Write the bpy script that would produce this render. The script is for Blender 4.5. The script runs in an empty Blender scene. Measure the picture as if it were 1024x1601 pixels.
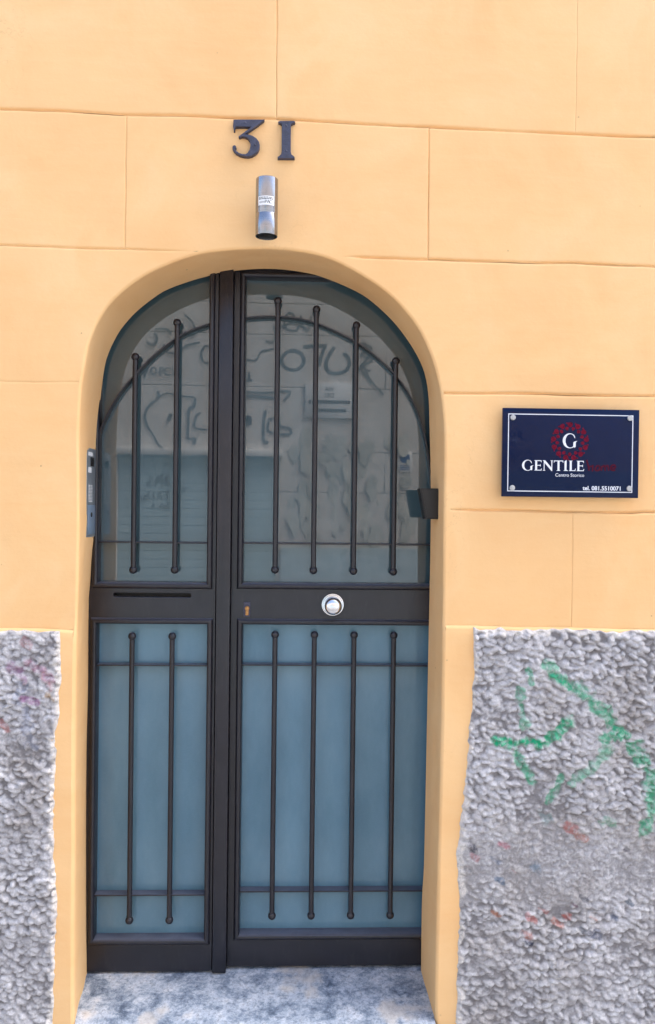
import bpy, bmesh, math, random
import numpy as np
from mathutils import Vector, Matrix, noise

# ------------------------------------------------------------------ camera, world, sun, exposure
S = bpy.context.scene
COL = S.collection
EZ = 1.80                                   # camera height above the pavement
CAMY = -2.61                                # camera stands 2.61 m in front of the wall face (y = 0)
FPX, PW, PH = 1240.0, 1024.0, 1601.0        # focal length and size of the photograph in its own pixels
YAW, PITCH, ROLL = (math.radians(a) for a in (1.975, -0.505, -0.692))


def _rot():
    cy, sy, cp, sp, cr, sr = math.cos(YAW), math.sin(YAW), math.cos(PITCH), math.sin(PITCH), math.cos(ROLL), math.sin(ROLL)
    Ry = np.array([[cy, 0, sy], [0, 1, 0], [-sy, 0, cy]])
    Rx = np.array([[1, 0, 0], [0, cp, -sp], [0, sp, cp]])
    Rz = np.array([[cr, -sr, 0], [sr, cr, 0], [0, 0, 1]])
    return Ry @ Rx @ Rz


RM = _rot()
cam_d = bpy.data.cameras.new('camera')
cam = bpy.data.objects.new('camera', cam_d)
COL.objects.link(cam)
conv = lambda v: (v[0], v[2], -v[1])
rgt, upv, bck = conv(RM[:, 0]), conv(-RM[:, 1]), conv(-RM[:, 2])
cam.matrix_world = Matrix(((rgt[0], upv[0], bck[0], 0), (rgt[1], upv[1], bck[1], CAMY), (rgt[2], upv[2], bck[2], EZ), (0, 0, 0, 1)))
cam_d.sensor_fit = 'VERTICAL'
cam_d.sensor_height = 36.0
cam_d.lens = 36.0 * FPX / PH
cam_d.clip_start, cam_d.clip_end = 0.05, 500
S.camera = cam

world = bpy.data.worlds.new('World')
S.world = world
world.use_nodes = True
wn = world.node_tree
sky = wn.nodes.new('ShaderNodeTexSky')
sky.sky_type = 'NISHITA'
sky.sun_disc = False
SUN_EL, SUN_AZ = math.radians(58), math.radians(70)     # azimuth measured from +Y towards +X
sky.sun_elevation, sky.sun_rotation = SUN_EL, SUN_AZ
sky.air_density, sky.dust_density, sky.ozone_density = 1.0, 3.5, 1.0
bg = wn.nodes['Background']
bg.inputs['Strength'].default_value = 0.15
wn.links.new(sky.outputs[0], bg.inputs['Color'])

sun_d = bpy.data.lights.new('sun', 'SUN')
sun_d.energy = 3.0
sun_d.angle = math.radians(45)
sun_d.color = (1.0, 0.96, 0.90)
sun = bpy.data.objects.new('sun', sun_d)
COL.objects.link(sun)
sdir = Vector((math.sin(SUN_AZ) * math.cos(SUN_EL), math.cos(SUN_AZ) * math.cos(SUN_EL), math.sin(SUN_EL)))
sun.rotation_euler = sdir.to_track_quat('Z', 'Y').to_euler()
sun.location = sdir * 20

S.view_settings.view_transform = 'Standard'
S.view_settings.look = 'None'
S.view_settings.gamma = 1.0
S.view_settings.use_curve_mapping = False
S.view_settings.exposure = 1.76
S.cycles.max_bounces = 8
S.cycles.use_denoising = True

rnd = random.Random(31)


# ------------------------------------------------------------------ measuring: a photo pixel seen on the plane y = const
def P(px, py, y=0.0):
    d = RM @ np.array([(px - PW / 2) / FPX, (py - PH / 2) / FPX, 1.0])
    k = (y - CAMY) / d[2]
    return (d[0] * k, EZ - d[1] * k)


def PX(px, py, y=0.0): return P(px, py, y)[0]
def PZ(px, py, y=0.0): return P(px, py, y)[1]


# ------------------------------------------------------------------ material helpers
def new_mat(name):
    m = bpy.data.materials.new(name)
    m.use_nodes = True
    return m, m.node_tree, m.node_tree.nodes['Principled BSDF']


def nd(t, kind, **kw):
    n = t.nodes.new(kind)
    for k, v in kw.items():
        if k in n.inputs: n.inputs[k].default_value = v
        else: setattr(n, k, v)
    return n


def pos(t, sx=1, sy=1, sz=1):
    g = nd(t, 'ShaderNodeNewGeometry')
    mp = nd(t, 'ShaderNodeMapping')
    mp.inputs['Scale'].default_value = (sx, sy, sz)
    t.links.new(g.outputs['Position'], mp.inputs['Vector'])
    return mp.outputs['Vector']


def noi(t, vec, scale, detail=4, rough=0.55, dist=0.0):
    n = nd(t, 'ShaderNodeTexNoise', Scale=scale, Detail=detail, Roughness=rough, Distortion=dist)
    t.links.new(vec, n.inputs['Vector'])
    return n.outputs['Fac']


def ramp(t, fac, stops, interp='LINEAR'):
    r = nd(t, 'ShaderNodeValToRGB')
    r.color_ramp.interpolation = interp
    e = r.color_ramp.elements
    while len(e) > 1: e.remove(e[-1])
    e[0].position, e[0].color = stops[0][0], c4(stops[0][1])
    for p, c in stops[1:]:
        x = e.new(p); x.color = c4(c)
    t.links.new(fac, r.inputs['Fac'])
    return r.outputs['Color']


def c4(c):
    if isinstance(c, (int, float)): return (c, c, c, 1)
    return (*c, 1) if len(c) == 3 else c


def mix(t, fac, a, b, mode='MIX'):
    m = nd(t, 'ShaderNodeMix', data_type='RGBA', blend_type=mode)
    for sock, v in ((m.inputs[0], fac), (m.inputs[6], a), (m.inputs[7], b)):
        if isinstance(v, (int, float)) and sock == m.inputs[0]: sock.default_value = v
        elif isinstance(v, (int, float, tuple)): sock.default_value = c4(v)
        else: t.links.new(v, sock)
    return m.outputs[2]


def math_(t, op, a, b=0.0, c=0.0):
    m = nd(t, 'ShaderNodeMath', operation=op)
    for i, v in enumerate((a, b, c)):
        if isinstance(v, (int, float)): m.inputs[i].default_value = v
        else: t.links.new(v, m.inputs[i])
    return m.outputs[0]


def bump(t, bsdf, h, strength, dist=0.01):
    b = nd(t, 'ShaderNodeBump', Strength=strength, Distance=dist)
    t.links.new(h, b.inputs['Height'])
    t.links.new(b.outputs['Normal'], bsdf.inputs['Normal'])


def simple(name, col, rough=0.5, metal=0.0, var=0.12, vs=30, bmp=0.0, spec=None, **kw):
    m, t, b = new_mat(name)
    n = noi(t, pos(t), vs, 5)
    lo = tuple(c * (1 - var) for c in col); hi = tuple(min(1, c * (1 + var)) for c in col)
    t.links.new(ramp(t, n, [(0.3, lo), (0.7, hi)]), b.inputs['Base Color'])
    b.inputs['Roughness'].default_value = rough
    b.inputs['Metallic'].default_value = metal
    for k, v in kw.items(): b.inputs[k.replace('_', ' ')].default_value = v
    if bmp: bump(t, b, noi(t, pos(t), vs * 5, 4), bmp, 0.003)
    return m


def stucco_mat(name, base, pale, deep):
    m, t, b = new_mat(name)
    p = pos(t)
    big = noi(t, p, 2.6, 6, 0.62, 0.8)
    streak = noi(t, pos(t, 1.2, 1, 9), 3.0, 5, 0.65, 0.4)
    col = ramp(t, big, [(0.33, deep), (0.5, base), (0.66, pale)])
    col = mix(t, math_(t, 'MULTIPLY', ramp(t, streak, [(0.45, 0.0), (0.75, 1.0)]), 0.35), col, pale)
    mott = noi(t, p, 38, 5, 0.7)
    col = mix(t, math_(t, 'MULTIPLY', ramp(t, mott, [(0.52, 0.0), (0.8, 1.0)]), 0.22), col, deep)
    # small pits and specks of grime
    v = nd(t, 'ShaderNodeTexVoronoi', Scale=13.0, feature='F1'); t.links.new(p, v.inputs['Vector'])
    sp = ramp(t, v.outputs['Distance'], [(0.030, 1.0), (0.050, 0.0)])
    rs = ramp(t, noi(t, p, 1.9, 2), [(0.55, 0.0), (0.6, 1.0)])
    col = mix(t, math_(t, 'MULTIPLY', math_(t, 'MULTIPLY', sp, rs), 0.6), col, (0.22, 0.13, 0.07))
    # a few hairline scuffs
    w = noi(t, pos(t, 1, 1, 1), 5.0, 8, 0.6, 1.5)
    crack = ramp(t, math_(t, 'ABSOLUTE', math_(t, 'SUBTRACT', w, 0.5)), [(0.0, 1.0), (0.004, 0.0)])
    cm = ramp(t, noi(t, p, 1.3, 2), [(0.58, 0.0), (0.66, 1.0)])
    col = mix(t, math_(t, 'MULTIPLY', math_(t, 'MULTIPLY', crack, cm), 0.4), col, (0.45, 0.25, 0.12))
    t.links.new(col, b.inputs['Base Color'])
    b.inputs['Roughness'].default_value = 0.75
    b.inputs['Specular IOR Level'].default_value = 0.3
    h = math_(t, 'ADD', math_(t, 'MULTIPLY', noi(t, p, 90, 4, 0.6), 0.4), math_(t, 'ADD', math_(t, 'MULTIPLY', noi(t, p, 14, 4, 0.5), 0.9), math_(t, 'MULTIPLY', streak, 0.5)))
    bump(t, b, h, 0.17, 0.006)
    return m


M_STUCCO = stucco_mat('orange_stucco_paint', (0.835, 0.512, 0.236), (0.85, 0.542, 0.264), (0.82, 0.480, 0.212))


def rough_mat():
    m, t, b = new_mat('grey_roughcast')
    p = pos(t)
    at = nd(t, 'ShaderNodeAttribute', attribute_name='paint')
    n1 = noi(t, p, 26, 8, 0.72)
    n2 = noi(t, p, 5, 4, 0.6)
    col = ramp(t, n1, [(0.25, (0.36, 0.35, 0.365)), (0.5, (0.53, 0.515, 0.535)), (0.75, (0.72, 0.71, 0.725))])
    col = mix(t, math_(t, 'MULTIPLY', ramp(t, n2, [(0.45, 0.0), (0.68, 1.0)]), 0.5), col, (0.34, 0.30, 0.27))
    fine = ramp(t, noi(t, p, 160, 3, 0.7), [(0.32, 0.72), (0.62, 1.0)])
    col = mix(t, 0.7, col, fine, 'MULTIPLY')
    gm = nd(t, 'ShaderNodeAttribute', attribute_name='crevice_shade')
    col = mix(t, math_(t, 'MULTIPLY', gm.outputs['Fac'], 0.7), col, (0.11, 0.10, 0.105))  # shade in the hollows between lumps, painted into the colour
    # sprayed paint, broken where the lumps turn away from the can
    br = ramp(t, noi(t, p, 60, 5, 0.75), [(0.33, 0.1), (0.56, 1.0)])
    a = math_(t, 'MULTIPLY', at.outputs['Alpha'], br)
    col = mix(t, a, col, at.outputs['Color'])
    t.links.new(col, b.inputs['Base Color'])
    b.inputs['Roughness'].default_value = 0.9
    b.inputs['Specular IOR Level'].default_value = 0.25
    bump(t, b, math_(t, 'ADD', noi(t, p, 120, 6, 0.7), math_(t, 'MULTIPLY', n1, 0.8)), 0.7, 0.006)
    return m


def stone_mat():
    m, t, b = new_mat('worn_pale_stone')
    p = pos(t)
    n1 = noi(t, p, 11, 10, 0.80, 0.15)
    n2 = noi(t, p, 80, 8, 0.8, 0.3)
    col = ramp(t, n1, [(0.36, (0.07, 0.10, 0.155)), (0.43, (0.21, 0.265, 0.35)), (0.52, (0.45, 0.51, 0.60)), (0.66, (0.74, 0.76, 0.80))])
    col = mix(t, ramp(t, n2, [(0.36, 0.75), (0.52, 0.0)]), col, (0.10, 0.125, 0.17))
    col = mix(t, ramp(t, n2, [(0.58, 0.0), (0.7, 0.75)]), col, (0.70, 0.70, 0.70))
    col = mix(t, math_(t, 'MULTIPLY', ramp(t, noi(t, p, 5.5, 3), [(0.6, 0.0), (0.68, 1.0)]), 0.55), col, (0.58, 0.52, 0.45))
    t.links.new(col, b.inputs['Base Color'])
    b.inputs['Roughness'].default_value = 0.6
    bump(t, b, math_(t, 'ADD', n2, n1), 0.5, 0.006)
    return m


def door_mat():
    m, t, b = new_mat('dark_iron_paint')
    p = pos(t)
    n = noi(t, p, 12, 5)
    col = ramp(t, n, [(0.3, (0.010, 0.0098, 0.0145)), (0.7, (0.0155, 0.015, 0.022))])
    dust = ramp(t, noi(t, pos(t, 1, 1, 0.25), 40, 6, 0.7), [(0.55, 0.0), (0.85, 0.35)])
    col = mix(t, dust, col, (0.07, 0.065, 0.07))
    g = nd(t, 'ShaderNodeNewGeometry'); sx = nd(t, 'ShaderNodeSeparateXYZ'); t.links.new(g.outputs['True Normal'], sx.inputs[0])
    upward = math_(t, 'MULTIPLY', ramp(t, sx.outputs['Z'], [(0.75, 0.0), (0.95, 1.0)]), ramp(t, noi(t, p, 30, 5, 0.7), [(0.3, 0.75), (0.6, 1.0)]))
    col = mix(t, upward, col, (0.105, 0.115, 0.155))  # faces turned up are mixed paler and bluer
    t.links.new(col, b.inputs['Base Color'])
    b.inputs['Roughness'].default_value = 0.33
    b.inputs['IOR'].default_value = 1.5
    bump(t, b, noi(t, p, 140, 4, 0.6), 0.08, 0.003)
    return m


def glass_mat(name, lo, hi, ior, rough):
    # coated glass with a matt film behind: a bluish diffuse body under a mirror-like front face
    m, t, b = new_mat(name)
    p = pos(t)
    n = noi(t, pos(t, 1, 1, 0.4), 6, 6, 0.6)
    fib = noi(t, pos(t, 1, 1, 3), 90, 3, 0.7)
    col = ramp(t, n, [(0.3, lo), (0.7, hi)])
    col = mix(t, math_(t, 'MULTIPLY', ramp(t, fib, [(0.5, 0.0), (0.8, 1.0)]), 0.12), col, tuple(c * 1.4 for c in hi))
    t.links.new(col, b.inputs['Base Color'])
    b.inputs['Roughness'].default_value = rough
    b.inputs['IOR'].default_value = ior
    bump(t, b, noi(t, pos(t), 2.5, 2), 0.02, 0.01)
    return m


def steel_mat():
    m, t, b = new_mat('brushed_steel')
    n = noi(t, pos(t, 0.2, 0.2, 60), 20, 3, 0.6)
    t.links.new(ramp(t, n, [(0.3, (0.27, 0.27, 0.30)), (0.7, (0.38, 0.38, 0.41))]), b.inputs['Base Color'])
    b.inputs['Metallic'].default_value = 1.0
    t.links.new(ramp(t, n, [(0.3, 0.13), (0.7, 0.20)]), b.inputs['Roughness'])
    b.inputs['Anisotropic'].default_value = 0.9
    b.inputs['Anisotropic Rotation'].default_value = 0.25
    tg = nd(t, 'ShaderNodeTangent', direction_type='RADIAL', axis='Z')
    t.links.new(tg.outputs[0], b.inputs['Tangent'])
    return m


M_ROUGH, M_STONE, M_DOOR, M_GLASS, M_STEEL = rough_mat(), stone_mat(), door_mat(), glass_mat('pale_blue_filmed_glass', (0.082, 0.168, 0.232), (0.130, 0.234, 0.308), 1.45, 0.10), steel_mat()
M_GLASS_UP = glass_mat('shaded_filmed_glass', (0.042, 0.074, 0.088), (0.054, 0.090, 0.106), 1.82, 0.012)  # same film darkened: shade over the upper panes is put into its colour
M_BLACK = simple('black_plastic', (0.004, 0.004, 0.005), 0.55)
M_GAP = simple('black_steel_frame', (0.008, 0.008, 0.009), 0.6)
M_IRON = simple('black_cast_iron', (0.042, 0.044, 0.075), 0.5, var=0.35, vs=60, bmp=0.5)
M_CHROME = simple('satin_chrome', (0.72, 0.73, 0.76), 0.18, 1.0, var=0.03)
M_BRASS = simple('tarnished_brass', (0.42, 0.22, 0.09), 0.4, 1.0, var=0.3, vs=200)
M_NAVY = simple('navy_acrylic', (0.0022, 0.0085, 0.040), 0.03, var=0.05, IOR=1.33, Specular_IOR_Level=0.3)
M_PRINT = simple('white_print', (0.72, 0.74, 0.80), 0.4, var=0.03)
M_RED = simple('red_print', (0.13, 0.003, 0.018), 0.5, var=0.3, vs=120, Specular_IOR_Level=0.08)
M_DIMRED = simple('dim_red_print', (0.07, 0.003, 0.016), 0.5, var=0.3, vs=120, Specular_IOR_Level=0.08)
M_BOLT = simple('grey_bolt', (0.42, 0.43, 0.44), 0.45, 0.6, var=0.15, vs=300)
M_PAPER = simple('white_paper', (0.80, 0.80, 0.80), 0.6, var=0.05)
M_INK = simple('dark_ink', (0.04, 0.04, 0.05), 0.6)
M_ALU = simple('grey_aluminium', (0.36, 0.40, 0.44), 0.35, 0.7, var=0.1)
M_WHITE = simple('white_rim', (0.75, 0.75, 0.74), 0.5, var=0.05)


# ------------------------------------------------------------------ object helpers
def world_loc(o):
    v = Vector((0, 0, 0))
    while o: v += o.location; o = o.parent
    return v


def obj(name, me, mat, parent=None, label=None, recentre=True):
    """links a mesh given in world coordinates as one object whose origin is the middle of its own box"""
    me.name = name
    if recentre and len(me.vertices):
        a = np.empty(len(me.vertices) * 3); me.vertices.foreach_get('co', a); a = a.reshape(-1, 3)
        c = Vector((a.min(0) + a.max(0)) / 2)
        me.transform(Matrix.Translation(-c))
    else: c = Vector((0, 0, 0))
    if mat: me.materials.append(mat)
    o = bpy.data.objects.new(name, me)
    COL.objects.link(o)
    o.location = c - world_loc(parent) if parent else c
    o.parent = parent
    if label: o['label'] = label
    return o


def thing(name, label, cat, loc, group=None):
    o = bpy.data.objects.new(name, None)
    o.empty_display_size = 0.1
    COL.objects.link(o)
    o.location = loc; o['label'] = label; o['category'] = cat
    if group: o['group'] = group
    return o


def tag(o, label, cat, group=None):
    o['label'] = label; o['category'] = cat
    if group: o['group'] = group
    return o


def struct(o, label=None):
    o['kind'] = 'structure'
    if label: o['label'] = label
    return o


def finish(me, angle=40):
    for p in me.polygons: p.use_smooth = True
    me.set_sharp_from_angle(angle=math.radians(angle))
    return me


def mesh(verts, faces, angle=40):
    me = bpy.data.meshes.new('m')
    me.from_pydata(verts, [], faces)
    me.validate()
    return finish(me, angle)


def join(*mes):
    vs, fs = [], []
    for m in mes:
        k = len(vs)
        vs += [tuple(v.co) for v in m.vertices]
        fs += [tuple(i + k for i in p.vertices) for p in m.polygons]
        bpy.data.meshes.remove(m)
    return mesh(vs, fs)


def box(x0, x1, y0, y1, z0, z1, bev=0.0, seg=2):
    bm = bmesh.new()
    bmesh.ops.create_cube(bm, size=1, matrix=Matrix.Translation(((x0 + x1) / 2, (y0 + y1) / 2, (z0 + z1) / 2)) @ Matrix.Diagonal((abs(x1 - x0), abs(y1 - y0), abs(z1 - z0), 1)))
    if bev: bmesh.ops.bevel(bm, geom=bm.edges[:], offset=bev, segments=seg, affect='EDGES', profile=0.5)
    me = bpy.data.meshes.new('m'); bm.to_mesh(me); bm.free()
    return finish(me)


def lathe(profile, axis, origin, seg=24):
    """profile = [(radius, distance along the axis)], revolved about an axis 'x','y','z' through origin"""
    vs, fs = [], []
    for r, d in profile:
        for k in range(seg):
            a = 2 * math.pi * k / seg
            c, s = r * math.cos(a), r * math.sin(a)
            v = {'z': (c, s, d), 'y': (c, d, s), 'x': (d, c, s)}[axis]
            vs.append(tuple(v[i] + origin[i] for i in range(3)))
    n = len(profile)
    for i in range(n - 1):
        for k in range(seg):
            q = (i * seg + k, i * seg + (k + 1) % seg, (i + 1) * seg + (k + 1) % seg, (i + 1) * seg + k)
            fs.append(q)
    fs.append(tuple(range(seg))); fs.append(tuple((n - 1) * seg + k for k in range(seg)))
    me = mesh(vs, fs)
    bm = bmesh.new(); bm.from_mesh(me)
    bmesh.ops.remove_doubles(bm, verts=bm.verts[:], dist=1e-6)
    bmesh.ops.recalc_face_normals(bm, faces=bm.faces[:]); bm.to_mesh(me); bm.free()
    return finish(me)


def ball_profile(r, c, n=10):
    return [(max(1e-6, r * math.sin(math.pi * i / n)), c - r * math.cos(math.pi * i / n)) for i in range(n + 1)]


def plate(outlines, y_front, thick, bev=0.0, res=2):
    """closed outlines in (x, z), holes by even-odd, as a solid from y_front back to y_front + thick"""
    cu = bpy.data.curves.new('c', 'CURVE')
    cu.dimensions = '2D'; cu.fill_mode = 'BOTH'
    cu.extrude = max(0.00005, thick / 2 - bev); cu.bevel_depth = bev; cu.bevel_resolution = res; cu.offset = -bev
    for pts in outlines:
        sp = cu.splines.new('POLY'); sp.points.add(len(pts) - 1); sp.use_cyclic_u = True
        for q, (x, z) in zip(sp.points, pts): q.co = (x, z, 0, 1)
    o = bpy.data.objects.new('c', cu); COL.objects.link(o)
    bpy.context.view_layer.update()
    me = bpy.data.meshes.new_from_object(o.evaluated_get(bpy.context.evaluated_depsgraph_get()))
    bpy.data.objects.remove(o); bpy.data.curves.remove(cu)
    me.transform(Matrix(((1, 0, 0, 0), (0, 0, -1, y_front + thick / 2), (0, 1, 0, 0), (0, 0, 0, 1))))
    me.materials.clear()
    return finish(me, 30)


def text_mesh(txt, size, x, z, y_front, align='LEFT', bold=0.0, thick=0.0004, width=None):
    cu = bpy.data.curves.new('t', 'FONT')
    cu.body = txt; cu.size = size; cu.align_x = align; cu.extrude = thick / 2; cu.offset = bold * size
    o = bpy.data.objects.new('t', cu); COL.objects.link(o)
    bpy.context.view_layer.update()
    me = bpy.data.meshes.new_from_object(o.evaluated_get(bpy.context.evaluated_depsgraph_get()))
    bpy.data.objects.remove(o); bpy.data.curves.remove(cu)
    sx = 1.0
    if width:
        xs = [v.co.x for v in me.vertices]; sx = width / (max(xs) - min(xs))
    me.transform(Matrix(((sx, 0, 0, x), (0, 0, -1, y_front + thick / 2), (0, 1, 0, z), (0, 0, 0, 1))))
    me.materials.clear()
    return me


def ribbon(pts, w, y, closed=False, face=-1):
    """a flat mitred stroke in the plane y"""
    n = len(pts); vs, fs = [], []
    for i, p in enumerate(pts):
        a = pts[(i - 1) % n] if (i or closed) else p
        b = pts[(i + 1) % n] if (i < n - 1 or closed) else p
        d1 = Vector((p[0] - a[0], p[1] - a[1])); d2 = Vector((b[0] - p[0], b[1] - p[1]))
        if d1.length < 1e-9: d1 = d2
        if d2.length < 1e-9: d2 = d1
        t = (d1.normalized() + d2.normalized())
        t = d1.normalized() if t.length < 1e-4 else t.normalized()
        nn = Vector((-t.y, t.x)); k = w / 2 / max(0.5, abs(nn.dot(Vector((-d1.normalized().y, d1.normalized().x)))))
        for s in (-1, 1): vs.append((p[0] + nn.x * k * s, y, p[1] + nn.y * k * s))
    for i in range(n if closed else n - 1):
        j = (i + 1) % n
        q = (2 * i, 2 * j, 2 * j + 1, 2 * i + 1)
        fs.append(q if face > 0 else q[::-1])
    me = bpy.data.meshes.new('m'); me.from_pydata(vs, [], fs)
    return me


def catmull(pts, n):
    p = np.array(pts, float)
    q = np.vstack([2 * p[0] - p[1], p, 2 * p[-1] - p[-2]])
    out = []
    for i in range(1, len(q) - 2):
        for s in np.linspace(0, 1, 12, endpoint=False):
            a, b, c, d = q[i - 1], q[i], q[i + 1], q[i + 2]
            out.append(0.5 * (2 * b + (c - a) * s + (2 * a - 5 * b + 4 * c - d) * s ** 2 + (3 * b - a - 3 * c + d) * s ** 3))
    out.append(p[-1]); out = np.array(out)
    L = np.concatenate([[0], np.cumsum(np.hypot(*np.diff(out, axis=0).T))])
    t = np.linspace(0, L[-1], n)
    return np.stack([np.interp(t, L, out[:, k]) for k in range(out.shape[1])], 1)


def fbm(x, z, s, seed=0.0):
    return noise.fractal(Vector((x * s, seed, z * s)), 1.0, 2.0, 3)


# ------------------------------------------------------------------ the street: pavements, carriageway, ground
OPP = -5.75                                             # face of the wall across the street
M_ASPHALT = simple('worn_asphalt', (0.20, 0.20, 0.205), 0.85, var=0.3, vs=60, bmp=0.5)
M_FLAG = simple('pale_flagstone', (0.36, 0.36, 0.36), 0.7, var=0.25, vs=14, bmp=0.4)
struct(obj('ground', mesh([(-60, -60, -0.2), (60, -60, -0.2), (60, 60, -0.2), (-60, 60, -0.2)], [(0, 1, 2, 3)]), M_ASPHALT))
struct(obj('street', box(-20, 20, OPP + 1.0, -1.1, -0.19, -0.12), M_ASPHALT))
pv = struct(obj('pavement', box(-20, 20, -1.1, 0.5, -0.19, -0.012), M_FLAG))
k = 0
for i in range(-3, 3):
    for j in range(2):
        x0 = i * 0.8 + (0.4 if j else 0); y0 = -1.1 + j * 0.54
        obj('paving_slab', box(x0 + 0.004, x0 + 0.796, y0 + 0.004, y0 + 0.536, -0.03, rnd.uniform(-0.001, 0.002), 0.004, 1), M_FLAG, pv)
struct(obj('pavement', box(-20, 20, OPP, OPP + 1.0, -0.19, 0.0, 0.01), M_FLAG))

# ------------------------------------------------------------------ the facade: outline of the opening, measured
WY, DY = 0.0, 0.226                                     # wall face, plane of the inner edge of the reveal
outer_px = [(116, 1640), (116, 1601), (116, 1476), (117, 1300), (117.5, 1150), (119, 1040), (120.3, 960), (122, 898), (123.4, 820), (123, 712), (123.5, 665), (126, 615), (131, 577), (138, 540),
            (152, 505), (170, 477), (194, 453), (225, 431), (260, 414), (307, 398), (355, 391), (413, 388.5), (462, 392), (509, 402), (556, 424), (603, 455), (634, 486), (657, 518), (675, 558),
            (684, 589), (690, 620), (694, 661), (695, 700), (694.3, 760), (693, 847), (692.5, 943), (691, 1020), (690, 1100), (688, 1200), (685.5, 1300), (683.7, 1360), (682, 1448), (680.5, 1530), (680, 1601), (680, 1640)]
inner_px = [(133, 1560), (134.7, 1524), (134, 1360), (134, 1280), (135, 1160), (137, 1080), (137.5, 1000), (138, 937), (140.5, 912), (143, 872), (147, 838), (149.5, 780), (150, 712), (151.5, 673),
            (154, 641), (157, 610), (162.5, 571), (168, 552), (175, 536), (187.5, 514), (209, 489), (233, 469), (259, 452), (300, 437), (328, 429.5), (351, 424), (384, 420), (417, 418.6), (453, 421),
            (494, 428.5), (540, 446), (575, 465), (612, 498), (637.5, 530), (656, 561), (666, 588), (671, 622), (672.5, 669), (674, 732), (674.5, 790), (673.8, 857), (672.5, 925), (671, 996), (669, 1100),
            (667, 1200), (665, 1300), (663.5, 1360), (660.5, 1413), (659, 1518), (659, 1560)]
NR = 260
outer = catmull([P(*q, WY) for q in outer_px], NR)
inner = catmull([P(*q, DY) for q in inner_px], NR)
iz = int(np.argmax(outer[:, 1]))


def normals(path):
    t = np.gradient(path, axis=0); t /= np.linalg.norm(t, axis=1)[:, None]
    return np.stack([-t[:, 1], t[:, 0]], 1)             # path runs up the left side: this points away from the opening


n_out = normals(outer)
RAD = 0.010
off = outer + n_out * RAD                               # where the flat wall face begins
Lc, Rc = off[:iz + 1], off[iz:]
FOOT = 0.0


def arch_left(z): return float(np.interp(z, Lc[:, 1], Lc[:, 0]))
def arch_right(z): return float(np.interp(z, Rc[::-1, 1], Rc[::-1, 0]))
def arch_top(x): return float(np.interp(x, off[iz - 90:iz + 90, 0], off[iz - 90:iz + 90, 1]))


def joint(pts):
    w = [P(*q, WY) for q in pts]
    w.sort()
    X = np.array([a for a, _ in w]); Z = np.array([b for _, b in w])
    ls, rs = (Z[1] - Z[0]) / (X[1] - X[0]), (Z[-1] - Z[-2]) / (X[-1] - X[-2])
    sd = rnd.uniform(0, 90)

    def f(x):
        if x < X[0]: z = Z[0] + 0.4 * ls * (x - X[0])
        elif x > X[-1]: z = Z[-1] + 0.4 * rs * (x - X[-1])
        else: z = float(np.interp(x, X, Z))
        return z + 0.0022 * noise.noise(Vector((x * 6, sd, 0))) + 0.0010 * noise.noise(Vector((x * 25, sd, 3)))
    return f


def const(v): return lambda _: v


def vjoint(px, py0, py1, px1=None):
    a, b = P(px, py0, WY), P(px1 if px1 is not None else px, py1, WY)
    sd = rnd.uniform(0, 90)
    return lambda z: a[0] + (b[0] - a[0]) * (z - a[1]) / (b[1] - a[1]) + 0.0022 * noise.noise(Vector((z * 7, sd, 0)))


def vx(x):
    sd = rnd.uniform(0, 90)
    return lambda z: x + 0.002 * noise.noise(Vector((z * 7, sd, 0)))


Jt = joint([(0, -34), (700, -3.5), (820, 0.5), (860, -0.5), (1024, -6)])
Jt = (lambda f: lambda x: f(x) + 0.008)(Jt)
J0 = joint([(0, 170), (100, 174), (190, 178), (300, 181), (360, 184.5), (440, 187), (520, 190), (590, 195), (668, 199), (780, 204), (900, 210), (1000, 214), (1024, 215)])
J1 = joint([(0, 383), (100, 387), (180, 389.5), (300, 393), (420, 397), (548, 401), (668, 406), (800, 409.5), (905, 412), (980, 416), (1024, 416.5)])
J2l = joint([(0, 596), (70, 598), (128, 597)])
J2r = joint([(690, 615), (760, 615), (850, 616), (940, 618.5), (1024, 620)])
J3 = joint([(640, 795), (710, 797), (800, 798.5), (900, 801), (990, 802), (1010, 800), (1024, 801)])
J4l = joint([(0, 981), (60, 982), (128, 985)])
J4r = joint([(690, 976), (760, 978), (900, 981), (1024, 983)])
Jup = (lambda x: Jt(x) + 0.44)


def face_y(x, z):
    return -0.0022 * fbm(x, z, 2.6) - 0.0010 * fbm(x, z, 9.0, 5.0)


def edge_steps(L, fine=True, step=0.02):
    e = [0, 0.0012, 0.0026, 0.004, 0.0058, 0.0088, 0.013] if fine else [0, 0.006, 0.013]
    n = max(2, int((L - 0.026) / step))
    return np.concatenate([np.array(e[:-1]), np.linspace(0.013, L - 0.013, n), L - np.array(e[:-1])[::-1]])


def sm(t): t = min(1, max(0, t)); return t * t * (3 - 2 * t)


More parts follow.
